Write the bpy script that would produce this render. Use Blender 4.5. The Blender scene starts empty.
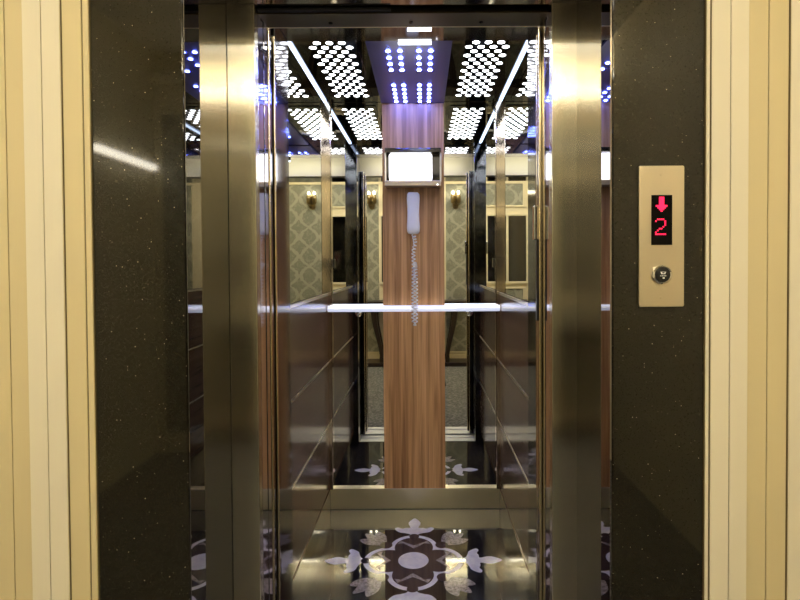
import bpy, bmesh, math, random
from mathutils import Vector, Matrix
random.seed(7)
sc = bpy.context.scene
C = sc.collection
PI = math.pi

# ------------------------------------------------------------------ materials
def mat(name, base=(.8,.8,.8), rough=.5, metal=0., ior=1.5, coat=0., emit=None, estr=0., spec=None, aniso=0.):
    m = bpy.data.materials.new(name); m.use_nodes = True
    b = m.node_tree.nodes['Principled BSDF']
    b.inputs['Base Color'].default_value = (*base, 1)
    b.inputs['Roughness'].default_value = rough
    b.inputs['Metallic'].default_value = metal
    b.inputs['IOR'].default_value = ior
    b.inputs['Coat Weight'].default_value = coat
    b.inputs['Coat Roughness'].default_value = .04
    if aniso: b.inputs['Anisotropic'].default_value = aniso
    if emit:
        b.inputs['Emission Color'].default_value = (*emit, 1)
        b.inputs['Emission Strength'].default_value = estr
    return m

class NT:
    def __init__(s, m):
        s.t = m.node_tree; s.b = s.t.nodes['Principled BSDF']
        s.tc = s.t.nodes.new('ShaderNodeTexCoord')
    def n(s, kind, **kw):
        nd = s.t.nodes.new(kind)
        for k, v in kw.items(): setattr(nd, k, v)
        return nd
    def l(s, a, b): s.t.links.new(a, b)
    def mapping(s, scale, coord='Object', rot=(0,0,0)):
        mp = s.n('ShaderNodeMapping'); mp.inputs['Scale'].default_value = scale; mp.inputs['Rotation'].default_value = rot
        s.l(s.tc.outputs[coord], mp.inputs['Vector']); return mp.outputs['Vector']
    def noise(s, vec, scale=5, detail=4, rough=.5, dist=0):
        nd = s.n('ShaderNodeTexNoise'); nd.inputs['Scale'].default_value = scale
        nd.inputs['Detail'].default_value = detail; nd.inputs['Roughness'].default_value = rough
        nd.inputs['Distortion'].default_value = dist
        s.l(vec, nd.inputs['Vector']); return nd.outputs['Fac']
    def ramp(s, fac, stops):
        r = s.n('ShaderNodeValToRGB'); e = r.color_ramp.elements
        while len(e) < len(stops): e.new(.5)
        for el, (p, c) in zip(e, stops):
            el.position = p; el.color = (*c, 1)
        s.l(fac, r.inputs['Fac']); return r.outputs['Color']
    def math(s, op, a, b=None):
        nd = s.n('ShaderNodeMath', operation=op)
        for i, v in enumerate((a, b)):
            if v is None: continue
            if isinstance(v, (int, float)): nd.inputs[i].default_value = v
            else: s.l(v, nd.inputs[i])
        return nd.outputs[0]
    def color(s, c): s.l(c, s.b.inputs['Base Color'])
    def bump(s, h, strength=.2, dist=.002):
        b = s.n('ShaderNodeBump'); b.inputs['Strength'].default_value = strength; b.inputs['Distance'].default_value = dist
        s.l(h, b.inputs['Height']); s.l(b.outputs['Normal'], s.b.inputs['Normal'])

M = {}
def g(c): return tuple((v/255)**2.2 for v in c)

# brushed steel of the jambs: fine horizontal brushing
m = mat('brushed_steel', (.66,.63,.52), .24, 1., aniso=.9); t = NT(m)
tg = t.n('ShaderNodeTangent', direction_type='RADIAL', axis='Z'); t.l(tg.outputs[0], t.b.inputs['Tangent'])
h = t.noise(t.mapping((3,3,500)), 1, 3)
t.l(t.math('ADD', t.math('MULTIPLY', h, .08), .14), t.b.inputs['Roughness'])
M['brushed'] = m
m = mat('satin_steel_plate', (.74,.66,.53), .34, 1.); t = NT(m)
h = t.noise(t.mapping((700,3,3)), 1, 3); t.bump(h, .05, .0005); M['satin'] = m
M['mirror'] = mat('silver_mirror', (.80,.82,.80), .0, 1.)
M['polished'] = mat('polished_steel', (.52,.50,.50), .06, 1.)
M['reveal'] = mat('polished_reveal_steel', (.26,.25,.26), .02, 1.)
M['chrome'] = mat('chrome', (.82,.82,.82), .08, 1.)
M['rail'] = mat('handrail_steel_glow', (.97,.97,1.), .28, .8, emit=(.72,.78,1.), estr=.8)  # steel rail; emission stands in for the ceiling lights mirrored in it
M['corner'] = mat('corner_post_steel', (.66,.58,.47), .10, 1.)
M['chromestrip'] = mat('bright_trim', (.90,.86,.78), .28, 1.)
M['alu'] = mat('aluminium', (.80,.80,.78), .5, .6)
M['gold'] = mat('gilt_strip', (.78,.66,.42), .22, 1.)
M['brass'] = mat('brass', (.26,.20,.10), .28, 1.)
M['darksteel'] = mat('dark_polished_steel', (.10,.10,.11), .08, 1.)
M['skirt'] = mat('skirting_steel', (1.,.93,.70), .34, 1.)
M['black'] = mat('black_plastic', (.01,.01,.011), .35)
M['shadow'] = mat('black_paint', (.012,.012,.014), .6)
M['white'] = mat('white_plastic', (.97,.96,.93), .35)
M['paint_lit'] = mat('cream_paint_lit', g((247,238,212)), .45)  # cream board paint, tone of the lit raised faces
M['paint_shaded'] = mat('cream_paint_shaded', g((228,212,166)), .45)  # same cream paint, darkened for the shade on set-back faces
M['head_cream'] = mat('cream_lacquer', (.95,.85,.60), .4)
M['headsteel'] = mat('bronze_tinted_steel', (.10,.085,.055), .3, 1.)
M['groove'] = mat('groove_paint', g((120,104,66)), .6)
M['cream'] = mat('cream_plaster', g((236,224,190)), .6)
M['ceilwhite'] = mat('white_ceiling_paint', g((235,228,205)), .7)
M['darkwood'] = mat('dark_stained_wood', (.025,.013,.008), .3)
M['blackglass'] = mat('black_mirror_ceiling', (.16,.16,.175), .015, 1.)
M['led'] = mat('led_white', (1,1,1), .4, emit=(.94,.96,1.), estr=14.5)
M['led_blue'] = mat('led_blue', (1,1,1), .4, emit=(.12,.17,1.), estr=95.)
M['tube'] = mat('led_tube', (1,1,1), .4, emit=(.58,.72,1.), estr=4.)
M['lamp'] = mat('lamp_diffuser', (1,1,1), .4, emit=(1.,.98,.96), estr=3.2)
M['bar_glow'] = mat('bar_and_reflection_glow', (1,1,1), .4, emit=(.80,.86,1.), estr=5.)  # emission of the header light bar and of its painted reflection
M['warm'] = mat('warm_bulb', (1,1,1), .4, emit=(1.,.90,.68), estr=26.)
M['cove'] = mat('cove_strip', (1,1,1), .4, emit=(1.,.94,.80), estr=60.)
M['bar'] = mat('wall_light_strip', (1,1,1), .4, emit=(1.,.92,.74), estr=24.)
M['red'] = mat('red_led', (.2,0,0), .4, emit=(1.,.012,.07), estr=2.2)
M['display'] = mat('display_glass', (.002,.0015,.0015), .25, ior=1.2)

# granite
m = mat('black_granite', (.02,.018,.012), .05, ior=1.48); t = NT(m)
v = t.mapping((1,1,1))
vo = t.n('ShaderNodeTexVoronoi'); vo.inputs['Scale'].default_value = 230; t.l(v, vo.inputs['Vector'])
sep = t.n('ShaderNodeSeparateColor'); t.l(vo.outputs['Color'], sep.inputs[0])
fl = t.math('MULTIPLY', t.math('LESS_THAN', vo.outputs['Distance'], .27), t.math('MULTIPLY', t.math('GREATER_THAN', sep.outputs[0], .955), sep.outputs[1]))
base = t.ramp(t.noise(v, 260, 4, .6), [(.3,(.006,.005,.003)),(.55,(.014,.012,.007)),(.75,(.026,.022,.013))])
mx = t.n('ShaderNodeMix', data_type='RGBA'); t.l(fl, mx.inputs['Factor']); t.l(base, mx.inputs[6]); mx.inputs[7].default_value = (.5,.45,.32,1)
t.color(mx.outputs[2]); M['granite'] = m

# vertical-grain column veneer
def wood(name, stops, scale, rough, ior, coat=0.):
    m = mat(name, (.3,.2,.1), rough, ior=ior, coat=coat); t = NT(m)
    a = t.noise(t.mapping(scale), 1, 5, .6, .6)
    f = t.noise(t.mapping(tuple(s*4 for s in scale)), 1, 3, .5)
    k = t.math('ADD', t.math('MULTIPLY', a, .75), t.math('MULTIPLY', f, .25))
    t.color(t.ramp(k, stops)); return m
M['column'] = wood('column_veneer', [(.32,(.21,.092,.032)),(.45,(.47,.245,.105)),(.54,(.67,.38,.175)),(.66,(.85,.54,.28))], (26,26,.7), .32, 1.45)
M['panel'] = wood('lacquered_panel_veneer', [(.3,(.075,.030,.020)),(.5,(.15,.066,.044)),(.7,(.24,.115,.078))], (30,1.2,30), .16, 1.40, .4)
M['panel'].node_tree.nodes['Principled BSDF'].inputs['Coat Roughness'].default_value = .14
M['ceilpanel'] = wood('violet_veneer_blue_glow', [(.3,(.055,.045,.16)),(.7,(.10,.085,.27))], (20,.8,20), .28, 1.5)  # blue glow of the spotlights is mixed into the violet base colour

# floor: polished black stone
m = mat('polished_black_stone', (.012,.010,.013), .03, ior=1.58); t = NT(m)
t.color(t.ramp(t.noise(t.mapping((1,1,1)), 60, 5, .7), [(.35,(.006,.005,.008)),(.7,(.024,.020,.026))])); M['floor'] = m
m = mat('lilac_white_marble', (.8,.78,.85), .06, ior=1.5); t = NT(m)
t.color(t.ramp(t.noise(t.mapping((1,1,1)), 22, 6, .65), [(.3,(.70,.67,.82)),(.6,(.92,.90,.98))])); M['marble'] = m
m = mat('grey_speckled_marble', (.4,.36,.36), .06, ior=1.6); t = NT(m)
t.color(t.ramp(t.noise(t.mapping((1,1,1)), 90, 6, .7), [(.35,(.16,.13,.13)),(.6,(.46,.41,.42))])); M['greymarble'] = m
m = mat('dark_violet_stone', (.03,.02,.04), .05, ior=1.8); t = NT(m)
t.color(t.ramp(t.noise(t.mapping((1,1,1)), 70, 5, .7), [(.35,(.018,.012,.026)),(.7,(.045,.030,.060))])); M['violet'] = m

# carpet
m = mat('grey_carpet', (.3,.28,.24), .95); t = NT(m)
f = t.noise(t.mapping((1,1,1)), 45, 5, .75); t.color(t.ramp(f, [(.35,(.05,.048,.042)),(.52,(.16,.155,.14)),(.70,(.36,.35,.32))])); t.bump(f, .5, .01); M['carpet'] = m

# damask wallpaper: ogee lattice with a flourish inside each cell
m = mat('damask_wallpaper', (.4,.4,.34), .45); t = NT(m)
sx = t.n('ShaderNodeSeparateXYZ'); t.l(t.tc.outputs['Object'], sx.inputs[0])
X, Z = sx.outputs[0], sx.outputs[2]
def ogee(W, P, amp, ph):
    sw = t.math('MULTIPLY', t.math('SINE', t.math('ADD', t.math('MULTIPLY', Z, 2*PI/P), ph)), amp)
    a = t.math('ABSOLUTE', t.math('SINE', t.math('MULTIPLY', t.math('ADD', X, sw), PI/W)))
    b = t.math('ABSOLUTE', t.math('SINE', t.math('MULTIPLY', t.math('SUBTRACT', X, sw), PI/W)))
    return t.math('MINIMUM', a, b)
d1 = ogee(.27, .52, .115, 0.)
wob = t.noise(t.mapping((1,1,1)), 26, 3, .6)
k = t.math('LESS_THAN', t.math('ADD', d1, t.math('MULTIPLY', wob, .9)), .74)
dots = t.math('GREATER_THAN', t.noise(t.mapping((1,1,1)), 34, 2, .5, 1.4), .57)
k2 = t.math('MAXIMUM', k, t.math('MULTIPLY', dots, .55))
t.color(t.ramp(k2, [(0.,g((138,138,122))),(1.,g((170,169,151)))])); M['damask'] = m

# ------------------------------------------------------------------ geometry helpers
WORLD = {}
def org(o):
    while o is not None and o.name not in WORLD: o = o.parent
    return WORLD[o.name] if o is not None else Vector((0,0,0))

def obj(name, bm, mats, parent=None, smooth=False, bevel=0.):
    me = bpy.data.meshes.new(name)
    bmesh.ops.recalc_face_normals(bm, faces=bm.faces[:])
    if parent is None:
        xs = [v.co for v in bm.verts]
        lo = Vector((min(v.x for v in xs), min(v.y for v in xs), min(v.z for v in xs)))
        hi = Vector((max(v.x for v in xs), max(v.y for v in xs), max(v.z for v in xs)))
        o0 = Vector(((lo.x+hi.x)/2, (lo.y+hi.y)/2, lo.z))
    else: o0 = org(parent)
    for v in bm.verts: v.co -= o0
    if smooth:
        for f in bm.faces: f.smooth = True
    bm.to_mesh(me); bm.free()
    for mm in (mats if isinstance(mats, (list, tuple)) else [mats]): me.materials.append(mm)
    o = bpy.data.objects.new(name, me); C.objects.link(o)
    if parent is None:
        o.location = o0; WORLD[o.name] = o0.copy()
    else: o.parent = parent
    if bevel:
        b = o.modifiers.new('bevel', 'BEVEL'); b.width = bevel; b.segments = 2; b.limit_method = 'ANGLE'
    if smooth and not bevel:
        try:
            md = o.modifiers.new('es', 'EDGE_SPLIT'); md.split_angle = math.radians(40)
        except Exception: pass
    return o

def thing(name, loc, label, cat, group=None):
    o = bpy.data.objects.new(name, None); C.objects.link(o); o.location = loc
    o.empty_display_size = .05
    WORLD[o.name] = Vector(loc); return tag(o, label, cat, group)
def tag(o, label, cat, group=None):
    o['label'] = label; o['category'] = cat
    if group: o['group'] = group
    return o
def struct(o, label=None):
    o['kind'] = 'structure'
    if label: o['label'] = label
    return o

def add_box(bm, x0, x1, y0, y1, z0, z1, mi=0):
    r = bmesh.ops.create_cube(bm, size=1)
    for v in r['verts']:
        v.co = Vector(((x0+x1)/2 + v.co.x*(x1-x0), (y0+y1)/2 + v.co.y*(y1-y0), (z0+z1)/2 + v.co.z*(z1-z0)))
    for f in {f for v in r['verts'] for f in v.link_faces}: f.material_index = mi
    return bm
def boxbm(*a): return add_box(bmesh.new(), *a)
def box(name, x0, x1, y0, y1, z0, z1, m, parent=None, bevel=0.): return obj(name, boxbm(x0,x1,y0,y1,z0,z1), m, parent, bevel=bevel)

def add_tube(bm, pts, rad, seg=10, mi=0):
    pts = [Vector(p) for p in pts]; n = len(pts)
    rads = rad if isinstance(rad, (list, tuple)) else [rad]*n
    prev = None; rings = []
    for i, p in enumerate(pts):
        d = (pts[min(i+1,n-1)] - pts[max(i-1,0)]).normalized()
        if prev is None:
            a = Vector((0,0,1)) if abs(d.z) < .9 else Vector((1,0,0))
            u = d.cross(a).normalized()
        else:
            u = (prev - d*prev.dot(d)).normalized()
        prev = u; w = d.cross(u)
        rings.append([bm.verts.new(p + (u*math.cos(2*PI*k/seg) + w*math.sin(2*PI*k/seg))*rads[i]) for k in range(seg)])
    fs = []
    for a, b in zip(rings, rings[1:]):
        for k in range(seg): fs.append(bm.faces.new((a[k], a[(k+1)%seg], b[(k+1)%seg], b[k])))
    fs.append(bm.faces.new(rings[0])); fs.append(bm.faces.new(rings[-1]))
    for f in fs: f.material_index = mi
    return bm
def tube(name, pts, rad, m, parent=None, seg=12): return obj(name, add_tube(bmesh.new(), pts, rad, seg), m, parent, smooth=True)

def add_lathe(bm, prof, center, axis='Z', seg=32):
    """prof: list of (radius, height along axis)."""
    c = Vector(center); rings = []
    for r, hgt in prof:
        ring = []
        for k in range(seg):
            a = 2*PI*k/seg; q = (r*math.cos(a), r*math.sin(a), hgt)
            if axis == 'Z': p = Vector(q)
            elif axis == 'Y': p = Vector((q[0], q[2], q[1]))
            else: p = Vector((q[2], q[0], q[1]))
            ring.append(bm.verts.new(c+p))
        rings.append(ring)
    for a, b in zip(rings, rings[1:]):
        for k in range(seg): bm.faces.new((a[k], a[(k+1)%seg], b[(k+1)%seg], b[k]))
    bm.faces.new(rings[0]); bm.faces.new(rings[-1]); return bm
def lathe(name, prof, center, m, parent=None, axis='Z', seg=32): return obj(name, add_lathe(bmesh.new(), prof, center, axis, seg), m, parent, smooth=True)

def add_poly(bm, pts, z, mi, cx=0, cy=0, rot=0.):
    ca, sa = math.cos(rot), math.sin(rot)
    f = bm.faces.new([bm.verts.new((cx+x*ca-y*sa, cy+x*sa+y*ca, z)) for x, y in pts]); f.material_index = mi
    if f.normal.z < 0: f.normal_flip()
    return f

def rrect_prism(bm, cx, cz, w, h, r, y0, y1, seg=6):
    """rounded rectangle in XZ extruded from y0 (front) to y1."""
    pts = []
    for sx_, sz_, a0 in ((1,1,0),(-1,1,PI/2),(-1,-1,PI),(1,-1,1.5*PI)):
        for k in range(seg+1):
            a = a0 + PI/2*k/seg
            pts.append((cx+sx_*(w/2-r)+r*math.cos(a), cz+sz_*(h/2-r)+r*math.sin(a)))
    A = [bm.verts.new((x, y0, z)) for x, z in pts]; B = [bm.verts.new((x, y1, z)) for x, z in pts]
    bm.faces.new(A); bm.faces.new(B); n = len(pts)
    for k in range(n): bm.faces.new((A[k], A[(k+1)%n], B[(k+1)%n], B[k]))
    return bm

# ------------------------------------------------------------------ main dimensions (metres; camera looks along +Y)
CAMX, CAMZ, F = .05, 1.333, 540.
YF, YJ, YC0, YC1 = 1.20, 1.464, 1.86, 2.927      # facade, jamb face, cabin front, cabin back
W = .4715                                         # half cabin width
RV = .475                                         # half width between reveals
JO = .400                                         # half door opening
ZC, ZD, ZH = 2.20, 2.02, 2.12                     # cabin ceiling, landing door head, cabin door head
XL, XR, YB, ZL = -1.84, 1.31, -1.42, 2.82         # lobby
ZP = 1.165                                        # top of the wood wainscot
SK = .108

# ------------------------------------------------------------------ lobby shell
struct(box('floor', XL, XR, YB, YF+.27, -.12, -.001, M['carpet']), 'grey speckled carpet of the lobby')
struct(box('ceiling', XL, XR, YB, YF+.3, ZL, ZL+.1, M['ceilwhite']))
struct(box('wall_rear', XL, XR, YB-.12, YB, 0, ZL, M['cream']))
struct(box('wall_left', XL-.12, XL, YB, YF, 0, ZL, M['cream']))
struct(box('wall_right', XR, XR+.12, YB, YF, 0, ZL, M['cream']))

# fluted cream boards beside the granite: (x0, x1, proud, material)
def boards(name, spans, label):
    bm = bmesh.new()
    for x0, x1, d, mi in spans:
        g_ = .0012
        add_box(bm, min(x0,x1)+g_, max(x0,x1)-g_, YF-d, YF+.09, 0, ZL, mi)
        add_box(bm, min(x0,x1), max(x0,x1), YF-d+.003, YF+.10, 0, ZL, 2)
    return struct(obj(name, bm, [M['paint_lit'], M['paint_shaded'], M['groove']]), label)
def mirror_spans(e, wlist, end):
    out = []; x = e; s = 1 if end > e else -1
    i = 0
    while (end - x)*s > 1e-4:
        w_, d, mi = wlist[i % len(wlist)]; nx = x + s*w_
        if (nx-end)*s > 0: nx = end
        out.append((x, nx, d, mi)); x = nx; i += 1
    return out
boards('wall_front', mirror_spans(-.682, [(.015,.003,1),(.044,.005,1),(.042,.010,0),(.042,.010,0),(.042,.004,1),(.042,.004,1)], XL), 'cream vertical boarded panelling left of the lift')
boards('wall_front', mirror_spans(.676, [(.009,.004,0),(.042,.009,0),(.041,.009,0),(.045,.004,1),(.045,.004,1),(.044,.010,0),(.044,.010,0),(.042,.004,1)], XR), 'cream vertical boarded panelling right of the lift')

# granite cladding slabs, with the reveals behind them
struct(box('trim_1', -.681, -RV-.002, YF, YF+.26, 0, ZL, M['granite'], bevel=.003), 'black speckled granite slab left of the lift doorway')
struct(box('trim_2', RV-.004, .675, YF, YF+.26, 0, ZL, M['granite'], bevel=.003), 'black speckled granite slab right of the lift doorway')
struct(box('trim_3', -RV-.004, RV+.004, YF, YF+.26, ZD+.02, ZL, M['granite']), 'granite slab above the lift doorway')
struct(box('trim_4', -RV-.004, -RV, YF+.004, YJ, 0, ZD+.02, M['reveal']), 'mirror-polished steel reveal on the left of the doorway')
struct(box('trim_5', RV-.008, RV-.004, YF+.004, YJ, 0, ZD+.02, M['reveal']), 'mirror-polished steel reveal on the right of the doorway')
struct(box('trim_6', -RV, RV, YF+.004, YJ+.012, ZD+.012, ZD+.02, M['polished']), 'polished steel soffit over the doorway')

# ------------------------------------------------------------------ landing door frame
fr = thing('door_frame', (0, YJ, 0), 'brushed steel landing frame with two upright jambs standing around the open lift doorway', 'door frame')
for s in (-1, 1):
    bm = bmesh.new()
    add_box(bm, min(s*JO, s*RV), max(s*JO, s*RV), YJ, YJ+.03, 0, ZD+.012)
    obj('jamb', bm, M['brushed'], fr, bevel=.002)
    bm = bmesh.new()                               # polished return with shallow grooves
    for y0, y1, d in ((.030,.058,0),(.061,.084,.002),(.088,.118,.0005)):
        add_box(bm, min(s*(JO+d), s*(JO+.05)), max(s*(JO+d), s*(JO+.05)), YJ+y0, YJ+y1, 0, ZD+.012)
    obj('jamb_return', bm, M['polished'], fr, bevel=.0008)
bm = bmesh.new(); add_box(bm, -JO, JO, YJ+.035, YJ+.118, ZD, ZD+.03); add_box(bm, -RV, RV, YJ+.03, YJ+.118, ZD+.022, ZD+.20)
hd = obj('head', bm, M['headsteel'], fr)
for x in (-.21, .02, .22): obj('screw', add_lathe(bmesh.new(), [(.006,-.002),(.006,0)], (x, YJ+.09, ZD), 'Z', 12), M['darksteel'], fr)
box('head_back', -RV, RV, YJ+.118, YJ+.124, ZD, ZD+.20, M['head_cream'], fr)
box('head_gap_shade', -.398, -.035, YJ+.02, YJ+.034, ZD+.003, ZD+.01, M['shadow'], fr)  # black strip standing in for the dark gap at the head

# sliding door leaves, open: only their meeting edges show
def door(name, s, y0, y1, xe, wid, m, label):
    o = thing(name, (s*(xe+wid/2), (y0+y1)/2, 0), label, 'door'); o['kind'] = 'structure'; del o['category']
    box('door_leaf', min(s*(xe+.002), s*(xe+wid)), max(s*(xe+.002), s*(xe+wid)), y0, y1, .01, ZD+.015, m, o)
    box('leading_edge', min(s*xe, s*(xe+.010)), max(s*xe, s*(xe+.010)), y0-.002, y0+.010, .01, ZD+.012, M['gold'], o, bevel=.003)
    return o
door('door_1', -1, 1.592, 1.622, .3975, .055, M['darksteel'], 'open left landing door leaf with brass-toned leading edge')
door('door_2', 1, 1.592, 1.622, .392, .06, M['darksteel'], 'open right landing door leaf with brass-toned leading edge')
d3 = door('door_3', -1, 1.672, 1.70, .403, .05, M['darksteel'], 'open left cabin door leaf')
d4 = door('door_4', 1, 1.672, 1.70, .403, .05, M['darksteel'], 'open right cabin door leaf')
# safety latch and light-curtain strips on the right leaf
d2 = bpy.data.objects['door_2']
box('latch', .378, .392, 1.596, 1.618, 1.40, 1.50, M['chrome'], d2, bevel=.003)
box('rubber_strip', .387, .392, 1.598, 1.616, 1.16, 1.40, M['black'], d2)

# sills (seen in the cabin's back mirror)
def sill(label, y0, y1):
    bm = bmesh.new(); add_box(bm, -.47, .47, y0, y1, -.03, -.004)
    n = 2; w_ = (y1-y0)/(2*n-1)
    for k in range(n): add_box(bm, -.47, .47, y0+2*k*w_, y0+(2*k+1)*w_, -.006, .002)
    return tag(obj('door_sill', bm, M['alu']), label, 'sill')
sill('grooved aluminium sill on the lobby side of the lift threshold', 1.485, 1.66)
sill('grooved aluminium sill on the cabin side of the lift threshold', 1.70, 1.835)
struct(box('trim_7', -RV, RV, 1.655, 1.705, -.2, -.05, M['shadow']))

# ------------------------------------------------------------------ cabin
# front returns and header of the cabin
FE = .425
for i, s in ((8,-1),(9,1)):
    bm = bmesh.new(); add_box(bm, min(s*FE, s*(W+.03)), max(s*FE, s*(W+.03)), 1.76, 1.93, 0, ZC)
    struct(obj('trim_%d'%i, bm, M['darksteel'], bevel=.002), 'polished steel front return of the cabin, %s side' % ('left' if s < 0 else 'right'))
struct(box('trim_10', -FE, FE, 1.80, 1.93, ZH, ZC+.02, M['polished'], bevel=.002), 'polished steel header over the cabin doorway')
hdr = bpy.data.objects['trim_10']
box('light_bar_and_reflection', .003, .082, 1.783, 1.797, 2.097, 2.105, M['bar_glow'], hdr, bevel=.001)
box('bar_holder', .001, .084, 1.785, 1.803, 2.105, 2.123, M['darksteel'], hdr)
box('light_bar_and_reflection', -.034, .084, 1.932, 1.944, 2.112, 2.1195, M['bar_glow'], hdr, bevel=.001)  # glowing strip standing in for the reflection of the bar in front
box('bar_holder', -.036, .086, 1.929, 1.944, 2.1195, 2.13, M['darksteel'], hdr)  # added mount for the painted reflection strip
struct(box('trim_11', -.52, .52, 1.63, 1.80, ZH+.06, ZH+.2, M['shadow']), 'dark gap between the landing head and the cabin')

fl = struct(box('floor', -W-.02, W+.02, 1.83, YC1+.03, -.08, 0, M['floor']), 'polished black stone floor of the lift cabin')
cl = struct(box('ceiling', -W-.02, W+.02, 1.90, YC1+.03, ZC, ZC+.05, M['blackglass']), 'black mirror ceiling of the lift cabin')

for side, s in (('left',-1), ('right',1)):
    wl = struct(box('wall_'+side, min(s*W, s*(W+.03)), max(s*W, s*(W+.03)), 1.93, YC1+.03, 0, ZC, M['shadow']))
    a, b = W-.004, W+.001
    box('mirror_panel', min(s*a,s*b), max(s*a,s*b), 1.932, YC1-.031, ZP+.012, ZC, M['mirror'], wl)
    zs = [SK, .464, .80, ZP]
    for z0, z1 in zip(zs, zs[1:]):
        box('wood_panel', min(s*(W-.010),s*b), max(s*(W-.010),s*b), 1.932, YC1-.031, z0+.004, z1-.004, M['panel'], wl, bevel=.002)
    for z0 in zs[1:]:
        hh = .007 if z0 < ZP else .012
        box('gilt_strip', min(s*(W-.012),s*b), max(s*(W-.012),s*b), 1.932, YC1-.031, z0-.004, z0-.004+hh, M['chromestrip'], wl)
    box('skirting', min(s*(W-.013),s*b), max(s*(W-.013),s*b), 1.932, YC1-.026, 0, SK, M['polished'], wl)
    box('corner_strip', min(s*(W-.030),s*b), max(s*(W-.030),s*b), YC1-.030, YC1, SK, ZC-.001, M['corner'], wl, bevel=.003)

wb = struct(box('wall_back', -W-.03, W+.03, YC1+.002, YC1+.03, 0, ZC, M['shadow']))
box('mirror_panel', -W, -.165, YC1-.003, YC1+.003, SK, ZC-.002, M['mirror'], wb)
box('mirror_panel', .165, W, YC1-.003, YC1+.003, SK, ZC-.002, M['mirror'], wb)
box('wood_column', -.1655, .1655, YC1-.022, YC1+.003, SK, ZC-.012, M['column'], wb, bevel=.002)
box('skirting', -W+.013, W-.013, YC1-.024, YC1+.003, 0, SK, M['skirt'], wb, bevel=.002)

# floor inlay
def circle(r, n=40, cx=0, cy=0): return [(cx+r*math.cos(2*PI*k/n), cy+r*math.sin(2*PI*k/n)) for k in range(n)]
def smooth_closed(ctrl, n=8):
    out = []; L = len(ctrl)
    for i in range(L):
        p0, p1, p2, p3 = (ctrl[(i+j-1) % L] for j in range(4))
        for k in range(n):
            u = k/n
            out.append(tuple(.5*((2*b)+(-a+c)*u+(2*a-5*b+4*c-d)*u*u+(-a+3*b-3*c+d)*u**3) for a, b, c, d in zip(p0, p1, p2, p3)))
    return out
def quatrefoil(d, r):
    """outline of four circles of radius r at distance d on the axes"""
    pts = []
    # cusp on the diagonal: point (q,q) on circle centred (0,d)
    b_ = d; q = (d + math.sqrt(max(0., d*d - 2*(d*d-r*r))))/2
    a0 = math.atan2(q-d, q)
    for k in range(4):
        ang = [a0 + (PI-2*a0)*i/18 for i in range(18)]
        for a in ang:
            x, y = r*math.cos(a), d+r*math.sin(a); c_, s_ = math.cos(k*PI/2), math.sin(k*PI/2)
            pts.append((x*c_-y*s_, x*s_+y*c_))
    return pts
bm = bmesh.new(); cx, cy = 0., 2.395
add_poly(bm, quatrefoil(.112,.112), .0006, 0, cx, cy)
add_poly(bm, quatrefoil(.112,.090), .0010, 1, cx, cy)
add_poly(bm, circle(.068), .0018, 0, cx, cy)
for k in range(4):
    r = k*PI/2
    # fleur: waist, two curled petals, long tip
    side = [(.018,.205),(.020,.232),(.045,.245),(.075,.255),(.098,.287),(.084,.300),(.060,.290),(.044,.296)]
    half = side + [(.020,.300),(.030,.335),(.026,.362)]
    tip = [(0,.398)]
    full = half + tip + [(-x,y) for x,y in reversed(half)]
    add_poly(bm, smooth_closed(full, 5), .0012, 0, cx, cy, r)
    add_poly(bm, circle(.024, 24, 0, .212), .0015, 1, cx, cy, r)
    chev = [(0,.100),(.050,.148),(.078,.140),(.064,.170),(0,.128),(-.064,.170),(-.078,.140),(-.050,.148)]
    add_poly(bm, chev, .0015, 2, cx, cy, r)
    # diagonal speckled leaves
    d = r + PI/4
    for rot in (-.42, 0., .42):
        leaf = smooth_closed([(0,.0),(.022,.05),(.026,.095),(0,.15 if rot == 0 else .135),(-.026,.095),(-.022,.05)], 6)
        c_, s_ = math.cos(rot), math.sin(rot)
        leaf = [(x*c_-y*s_, .19+x*s_+y*c_) for x, y in leaf]
        add_poly(bm, leaf, .0012+(.0003 if rot == 0 else 0), 2, cx, cy, d)
    add_poly(bm, circle(.03, 24, 0, .185), .0018, 1, cx, cy, d)
box('skirting_cap', -W+.03, W-.03, YC1-.026, YC1-.003, SK, SK+.005, M['chromestrip'], wb)
ob = obj('floor_inlay', bm, [M['marble'], M['violet'], M['greymarble']], fl); ob['label'] = 'white and grey marble medallion inlaid in the dark floor'
struct_line = box('joint_line', -W+.014, W-.014, YC1-.034, YC1-.030, 0, .0008, M['shadow'], fl)

# ------------------------------------------------------------------ cabin lights
def disc_mesh(r, m, depth=.003):
    bm = bmesh.new(); add_lathe(bm, [(r,0),(r,-depth*.7),(r*.9,-depth)], (0,0,0), 'Z', 20)
    bmesh.ops.recalc_face_normals(bm, faces=bm.faces[:])
    me = bpy.data.meshes.new('led_disc'); bm.to_mesh(me); bm.free(); me.materials.append(m); return me
led_me = disc_mesh(.0138, M['led'], .0008)
def led_panel(s, label):
    root = thing('ceiling_light_panel', (s*.312, 2.44, ZC-.004), label, 'ceiling light', 'dotted light panels on the cabin ceiling')
    box('backing_plate', s*.312-.105, s*.312+.105, 2.02, 2.86, ZC-.004, ZC-.0005, M['blackglass'], root)
    for k in range(17):
        y = 2.80 - k*.0446
        xs = (-.0735,-.0245,.0245,.0735) if k % 2 == 0 else (-.049,0,.049)
        for x in xs:
            o = bpy.data.objects.new('led_spot', led_me); C.objects.link(o); o.parent = root; o.location = (x, y-2.44, 0)
led_panel(-1, 'dotted white light panel on the ceiling left of the blue strip')
led_panel(1, 'dotted white light panel on the ceiling right of the blue strip')
blue_me = disc_mesh(.0088, M['led_blue'], .004)
cp = thing('blue_light_panel', (0, 2.42, ZC-.012), 'dark violet ceiling panel down the middle of the cabin with pairs of blue spotlights', 'ceiling light')
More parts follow.
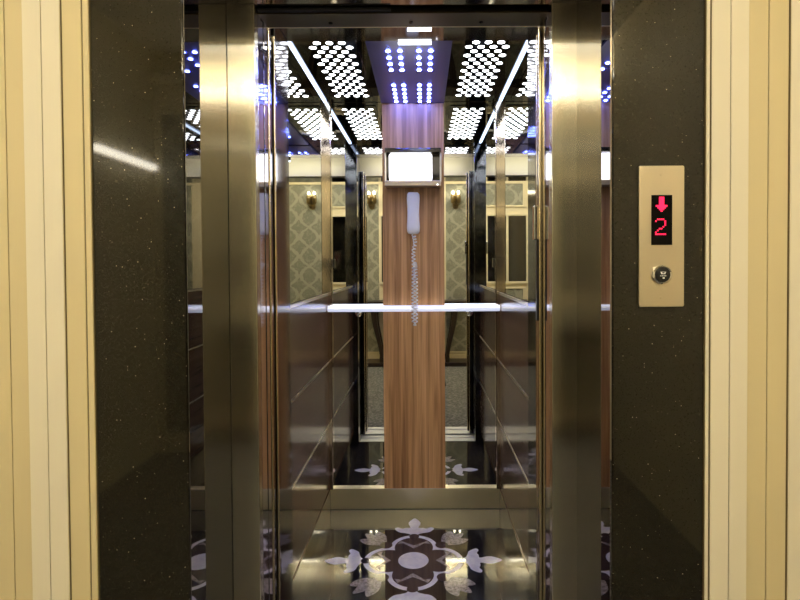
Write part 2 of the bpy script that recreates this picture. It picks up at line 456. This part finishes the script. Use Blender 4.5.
box('panel_board', -.168, .168, 1.95, YC1-.024, ZC-.012, ZC-.0005, M['ceilpanel'], cp, bevel=.001)
for y in [2.19,2.262,2.334,2.406, 2.61,2.675,2.74,2.805,2.87]:
    for x in (-.086,-.038,.038,.086):
        o = bpy.data.objects.new('blue_spot', blue_me); C.objects.link(o); o.parent = cp; o.location = (x, y-2.42, 0)
for s in (-1, 1):
    tl = thing('tube_light', (s*(W-.016), 2.43, ZC-.02), 'thin bright light tube in the ceiling corner along the %s cabin wall' % ('left' if s < 0 else 'right'), 'tube light')
    tube('tube', [(s*(W-.0085), 1.96, ZC-.005), (s*(W-.0085), 2.90, ZC-.005)], .0040, M['tube'], tl)
    for y in (1.95, 2.90): box('end_cap', s*(W-.0085)-.0042, s*(W-.0085)+.0042, y-.008, y+.008, ZC-.010, ZC-.0005, M['chrome'], tl)

# emergency lamp box on the column
yl = YC1-.022
lp = thing('emergency_lamp', (0, yl, 1.735), 'glowing white box lamp in a smoked frame fixed to the wooden column above the handset', 'lamp')
box('back_plate', -.147, .147, yl-.010, yl, 1.737, 1.935, M['darksteel'], lp, bevel=.002)
bm = bmesh.new(); rrect_prism(bm, -.012, 1.836, .225, .138, .012, yl-.075, yl-.010)
df = obj('diffuser', bm, M['lamp'], lp, bevel=.004)
box('top_shade', -.147, .147, yl-.072, yl-.010, 1.912, 1.935, M['darksteel'], lp, bevel=.002)
box('ledge', -.147, .147, yl-.078, yl-.010, 1.735, 1.764, M['satin'], lp, bevel=.003)
for s in (-1,1): box('side_plate', s*.147-.004, s*.147+.004, yl-.055, yl-.008, 1.764, 1.912, M['satin'], lp, bevel=.002)
o = obj('indicator', add_lathe(bmesh.new(), [(.004,0),(.004,-.003),(.002,-.005)], (.128, yl-.078, 1.742), 'Y', 12), M['lamp'], lp)

# handset with coiled cord
hs = thing('intercom_handset', (0, yl, 1.485), 'white wall telephone handset hanging on the wooden column with a coiled cord', 'telephone')
prof = [(.004,1.486),(.026,1.489),(.033,1.500),(.0345,1.525),(.0325,1.560),(.031,1.60),(.0325,1.640),(.0345,1.675),(.033,1.697),(.026,1.707),(.004,1.709)]
bm = bmesh.new(); rings = []
for w_, z in prof:
    bulge = .048 if 1.53 < z < 1.67 else .052
    ring = []
    for k in range(20):
        a = 2*PI*k/20
        ca, sa = math.cos(a), math.sin(a)
        ring.append(bm.verts.new((w_*math.copysign(abs(ca)**.6, ca), yl-.030 + .024*math.copysign(abs(sa)**.6, sa)*min(1, w_/.03), z)))
    rings.append(ring)
for a, b in zip(rings, rings[1:]):
    for k in range(20): bm.faces.new((a[k], a[(k+1)%20], b[(k+1)%20], b[k]))
bm.faces.new(rings[0]); bm.faces.new(rings[-1])
obj('handset_body', bm, M['white'], hs, smooth=True)
box('cradle', -.026, .026, yl-.012, yl, 1.52, 1.68, M['white'], hs, bevel=.004)
def coil(path, turns, r):
    L = [0]
    P = [Vector(p) for p in path]
    for a, b in zip(P, P[1:]): L.append(L[-1]+(b-a).length)
    out = []; N = turns*9
    for i in range(N+1):
        s_ = L[-1]*i/N; j = max(k for k in range(len(L)-1) if L[k] <= s_+1e-9)
        u = (s_-L[j])/max(1e-9, L[j+1]-L[j]); p = P[j].lerp(P[j+1], u); d = (P[j+1]-P[j]).normalized()
        e1 = d.cross(Vector((0,1,0))).normalized() if abs(d.y) < .9 else Vector((1,0,0)); e2 = d.cross(e1)
        a = 2*PI*turns*i/N
        out.append(p + e1*r*math.cos(a) + e2*r*math.sin(a))
    return out
yc = yl-.078
cord = coil([(.000,yl-.03,1.488),(.010,yc+.015,1.44),(.000,yc,1.39),(.002,yc,1.30),(-.001,yc,1.17),(-.002,yc,1.04),(.000,yc,1.018),(.006,yc,1.010),(.011,yc,1.02),(.013,yc,1.15),(.012,yc,1.26),(.010,yc+.03,1.31),(.006,yl-.002,1.335)], 46, .0085)
tube('coiled_cord', cord, .0032, M['white'], hs, seg=6)

# handrail on the back wall
zr, yr = 1.092, YC1-.062
hr = thing('handrail', (0, yr, zr-.02), 'shiny steel tube handrail across the back wall passing behind the handset cord', 'handrail')
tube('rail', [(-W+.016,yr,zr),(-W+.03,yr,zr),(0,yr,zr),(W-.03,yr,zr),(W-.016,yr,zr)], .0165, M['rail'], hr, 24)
for x in (-.30, .30):
    br = tube('bracket', [(x,yr,zr-.012),(x,yr+.02,zr-.03),(x,YC1-.004,zr-.03)], .007, M['chrome'], hr)
    lathe('rosette', [(.018,0),(.018,-.005),(.010,-.008)], (x, YC1-.003, zr-.03), M['chrome'], br, 'Y', 20)

# ------------------------------------------------------------------ hall call panel on the granite
yp = YF
cpn = thing('call_panel', (.58, yp, 1.2375), 'brushed metal call panel on the right granite slab with red display and button', 'call panel')
obj('face_plate', rrect_prism(bmesh.new(), .580, 1.393, .100, .3115, .004, yp-.007, yp+.001), M['satin'], cpn, bevel=.0012)
dsp = box('display', .557, .6025, yp-.0085, yp-.006, 1.374, 1.484, M['display'], cpn)
def led_glyph(name, rows, x0, z0, cell, dot):
    bm = bmesh.new()
    for j, r_ in enumerate(rows):
        for i, ch in enumerate(r_):
            if ch != '.':
                x, z = x0+i*cell, z0-j*cell
                add_box(bm, x-dot/2, x+dot/2, yp-.0094, yp-.0082, z-dot/2, z+dot/2)
    o = obj(name, bm, M['red'], dsp); return o
led_glyph('down_arrow', ['..###..','..###..','..###..','..###..','..###..','#######','.#####.','..###..','...#...'], .5680, 1.4780, .0036, .0037)
led_glyph('digit_two', ['.####.','#....#','.....#','.....#','....#.','..##..','.#....','#.....','######'], .5665, 1.4305, .0041, .0031)
bt = lathe('call_button', [(.0165,-.007),(.0165,-.013),(.012,-.0145),(.0,-.015)], (.580, yp, 1.3086), M['black'], cpn, 'Y', 32)
bm = bmesh.new(); rings = []
for r_, y_ in ((.0165,-.007),(.0165,-.0135),(.0185,-.0155),(.0212,-.0125),(.0212,-.007)):
    rings.append([bm.verts.new((.580+r_*math.cos(2*PI*k/32), yp+y_, 1.3086+r_*math.sin(2*PI*k/32))) for k in range(32)])
for a, b in zip(rings, rings[1:]+rings[:1]):
    for k in range(32): bm.faces.new((a[k], a[(k+1)%32], b[(k+1)%32], b[k]))
obj('bezel', bm, M['chrome'], bt, smooth=True)
bm = bmesh.new()
for (pts) in ([(-.0062,.0065),(.0062,.0065),(.0045,.0012),(-.0045,.0012)],):
    A = [bm.verts.new((.580+x, yp-.0156, 1.3086+z)) for x, z in pts]; bm.faces.new(A)
for x in (-.0055,-.002,.0018,.0055): add_box(bm, .580+x-.0009, .580+x+.0009, yp-.0157, yp-.0145, 1.3086-.0035, 1.3086-.0012)
add_box(bm, .580-.001, .580+.003, yp-.0157, yp-.0145, 1.3086-.0085, 1.3086-.0058)
obj('symbol', bm, M['white'], bt)
bm = bmesh.new(); A = [bm.verts.new((.580+x, yp-.0158, 1.3086+z)) for x, z in [(-.003,.0055),(.003,.0055),(.0018,.003),(-.0018,.003)]]; bm.faces.new(A)
obj('symbol_core', bm, M['black'], bt)
for z in (1.528, 1.258): lathe('screw', [(.0028,-.007),(.0028,-.0078),(.001,-.0082)], (.579, yp, z), M['satin'], cpn, 'Y', 14)

cpn.location.x -= .0028; cpn.location.z -= .0042
# ------------------------------------------------------------------ lobby side seen in the mirrors
YW = YB
# wallpaper panels and mouldings belong to the rear wall
wr = bpy.data.objects['wall_rear']
def wpanel(x0, x1, z0, z1):
    box('wallpaper_panel', x0, x1, YW, YW+.004, z0, z1, M['damask'], wr)
    bm = bmesh.new(); w_ = .022
    add_box(bm, x0-w_, x0, YW, YW+.018, z0-w_, z1+w_); add_box(bm, x1, x1+w_, YW, YW+.018, z0-w_, z1+w_)
    add_box(bm, x0, x1, YW, YW+.018, z0-w_, z0); add_box(bm, x0, x1, YW, YW+.018, z1, z1+w_)
    obj('panel_moulding', bm, M['cream'], wr, bevel=.004)
wpanel(-1.78, -1.16, .14, 2.39); wpanel(-1.02, -.54, .14, 2.39); wpanel(.36, .82, .14, 2.39); wpanel(.92, 1.26, .14, 2.39); wpanel(-.46, .24, 2.10, 2.39)
wpanel(-.46, .24, .14, .98)
box('cornice', XL, XR, YW, YW+.09, 2.60, 2.66, M['cream'], wr, bevel=.01)
box('dado_base', XL, XR, YW, YW+.02, 0, .10, M['cream'], wr, bevel=.004)
cv = tag(box('cove_light', XL+.75, XR-.05, YW+.02, YW+.07, 2.662, 2.675, M['cove']), 'warm light strip lying along the cornice of the lobby rear wall', 'cove light')
# large dark mirror with cream mullions
mr = thing('wall_mirror', (-.12, YW, 1.06), 'wide framed mirror with two cream dividing bars on the lobby rear wall', 'mirror')
for x0, x1 in ((-.50,-.26),(-.235,.02),(.045,.27)): box('mirror_glass', x0, x1, YW+.005, YW+.012, 1.08, 1.96, M['darksteel'], mr)
bm = bmesh.new()
for x in (-.52,-.248,.032,.285): add_box(bm, x-.016, x+.016, YW, YW+.025, 1.05, 1.99)
add_box(bm, -.536, .301, YW, YW+.026, 1.05, 1.08); add_box(bm, -.536, .301, YW, YW+.026, 1.96, 1.99)
obj('mirror_frame', bm, M['cream'], mr, bevel=.004)
# sconces
def sconce(x, label):
    o = thing('wall_sconce', (x, YW, 2.05), label, 'wall lamp', 'wall sconces on the lobby rear wall')
    y = YW+.005
    bm = bmesh.new(); rrect_prism(bm, x, 2.165, .075, .22, .036, y, y+.014); obj('back_plate', bm, M['brass'], o, bevel=.004)
    for s in (-1, 1):
        tube('arm', [(x+s*.008,y+.012,2.09),(x+s*.022,y+.05,2.075),(x+s*.034,y+.075,2.10),(x+s*.034,y+.075,2.14)], .006, M['brass'], o)
        lathe('shade', [(.018,0),(.030,.02),(.034,.07),(.031,.11),(.020,.125)], (x+s*.036, y+.075, 2.12), M['brass'], o, 'Z', 20)
        lathe('bulb', [(.008,0),(.014,.012),(.012,.032),(.003,.045)], (x+s*.036, y+.075, 2.245), M['warm'], o, 'Z', 16)
sconce(-.63, 'brass twin wall sconce on damask wallpaper left of the lobby mirror')
sconce(.49, 'brass twin wall sconce on damask wallpaper right of the lobby mirror')
# console table
ct = thing('console_table', (-.07, YW+.19, 0), 'dark wooden console table on curved legs below the lobby mirror', 'table')
box('table_top', -.78, .64, YW+.03, YW+.36, .80, .84, M['darkwood'], ct, bevel=.006)
box('apron', -.72, .58, YW+.06, YW+.33, .72, .80, M['darkwood'], ct, bevel=.003)
box('plinth', -.80, .66, YW+.03, YW+.35, .0, .05, M['darkwood'], ct, bevel=.006)
for x in (-.56, .43):
    for y in (YW+.08, YW+.31):
        s = -1 if x < 0 else 1
        pts = [(x+s*(.05*math.cos(PI*k/14)-.02), y, .05+.68*(1-k/14)) for k in range(15)]
        tube('leg', pts, [.040-.022*k/14 + (.008 if k > 12 else 0) for k in range(15)], M['darkwood'], ct)
# linear light on left wall
wl_ = thing('wall_light', (XL, -1.0, 1.98), 'slim bright horizontal light bar on the left lobby wall', 'wall light')
box('light_strip', XL+.02, XL+.05, -1.36, -.68, 1.985, 2.02, M['bar'], wl_)
box('housing', XL, XL+.02, -1.38, -.66, 1.975, 2.03, M['satin'], wl_)

# photographer's tripod
tr = thing('camera_tripod', (CAMX, -.12, 0), 'black camera on a tripod standing on the lobby carpet facing the lift', 'tripod')
box('camera_body', CAMX-.07, CAMX+.07, -.125, -.045, CAMZ-.05, CAMZ+.05, M['black'], tr, bevel=.008)
lathe('lens', [(.035,0),(.038,.02),(.036,.03)], (CAMX, -.046, CAMZ), M['black'], tr, 'Y', 24)
tube('column', [(CAMX,-.09,CAMZ-.05),(CAMX,-.09,.75)], .014, M['black'], tr)
lathe('head', [(.02,0),(.03,.02),(.03,.05),(.02,.07)], (CAMX,-.09,CAMZ-.12), M['black'], tr)
for a in (PI/2, PI/2+2*PI/3, PI/2+4*PI/3):
    tube('leg', [(CAMX,-.09,1.12),(CAMX+.27*math.cos(a),-.09-.27*math.sin(a),.005)], [.016,.010], M['black'], tr)

# ------------------------------------------------------------------ lamps
def area(name, loc, rot, sx, sy, e, col):
    l = bpy.data.lights.new(name, 'AREA'); l.shape = 'RECTANGLE'; l.size = sx; l.size_y = sy; l.energy = e; l.color = col
    o = bpy.data.objects.new(name, l); C.objects.link(o); o.location = loc; o.rotation_euler = rot; return o
area('lobby_light', (-.2, -.38, ZL-.03), (0,0,0), 2.0, .5, 31, (1.,.95,.83))

area('head_back_fill', (0, 1.74, 2.105), (math.radians(80),0,PI), .74, .02, .9, (1.,.95,.80))  # added unseen lamp, brightens the back of the landing head
w = bpy.data.worlds.new('world'); sc.world = w; w.use_nodes = True
w.node_tree.nodes['Background'].inputs[0].default_value = (.02,.02,.022,1)
w.node_tree.nodes['Background'].inputs[1].default_value = .3

# ------------------------------------------------------------------ camera
cd = bpy.data.cameras.new('camera'); cam = bpy.data.objects.new('camera', cd); C.objects.link(cam); sc.camera = cam
cam.location = (CAMX, 0, CAMZ)
pitch = math.radians(1.05)
cam.rotation_euler = (Matrix.Rotation(PI/2 - pitch, 3, 'X') @ Matrix.Rotation(-.0055, 3, 'Z')).to_euler()
cd.sensor_width = 36; cd.lens = F/800*36; cd.clip_start = .001
cd.shift_x = -23/800
cd.shift_y = -(37 - F*math.tan(pitch))/800
sc.view_settings.view_transform = 'Standard'
sc.view_settings.look = 'None'
sc.view_settings.exposure = 0.
sc.cycles.max_bounces = 16; sc.cycles.glossy_bounces = 14; sc.cycles.diffuse_bounces = 5
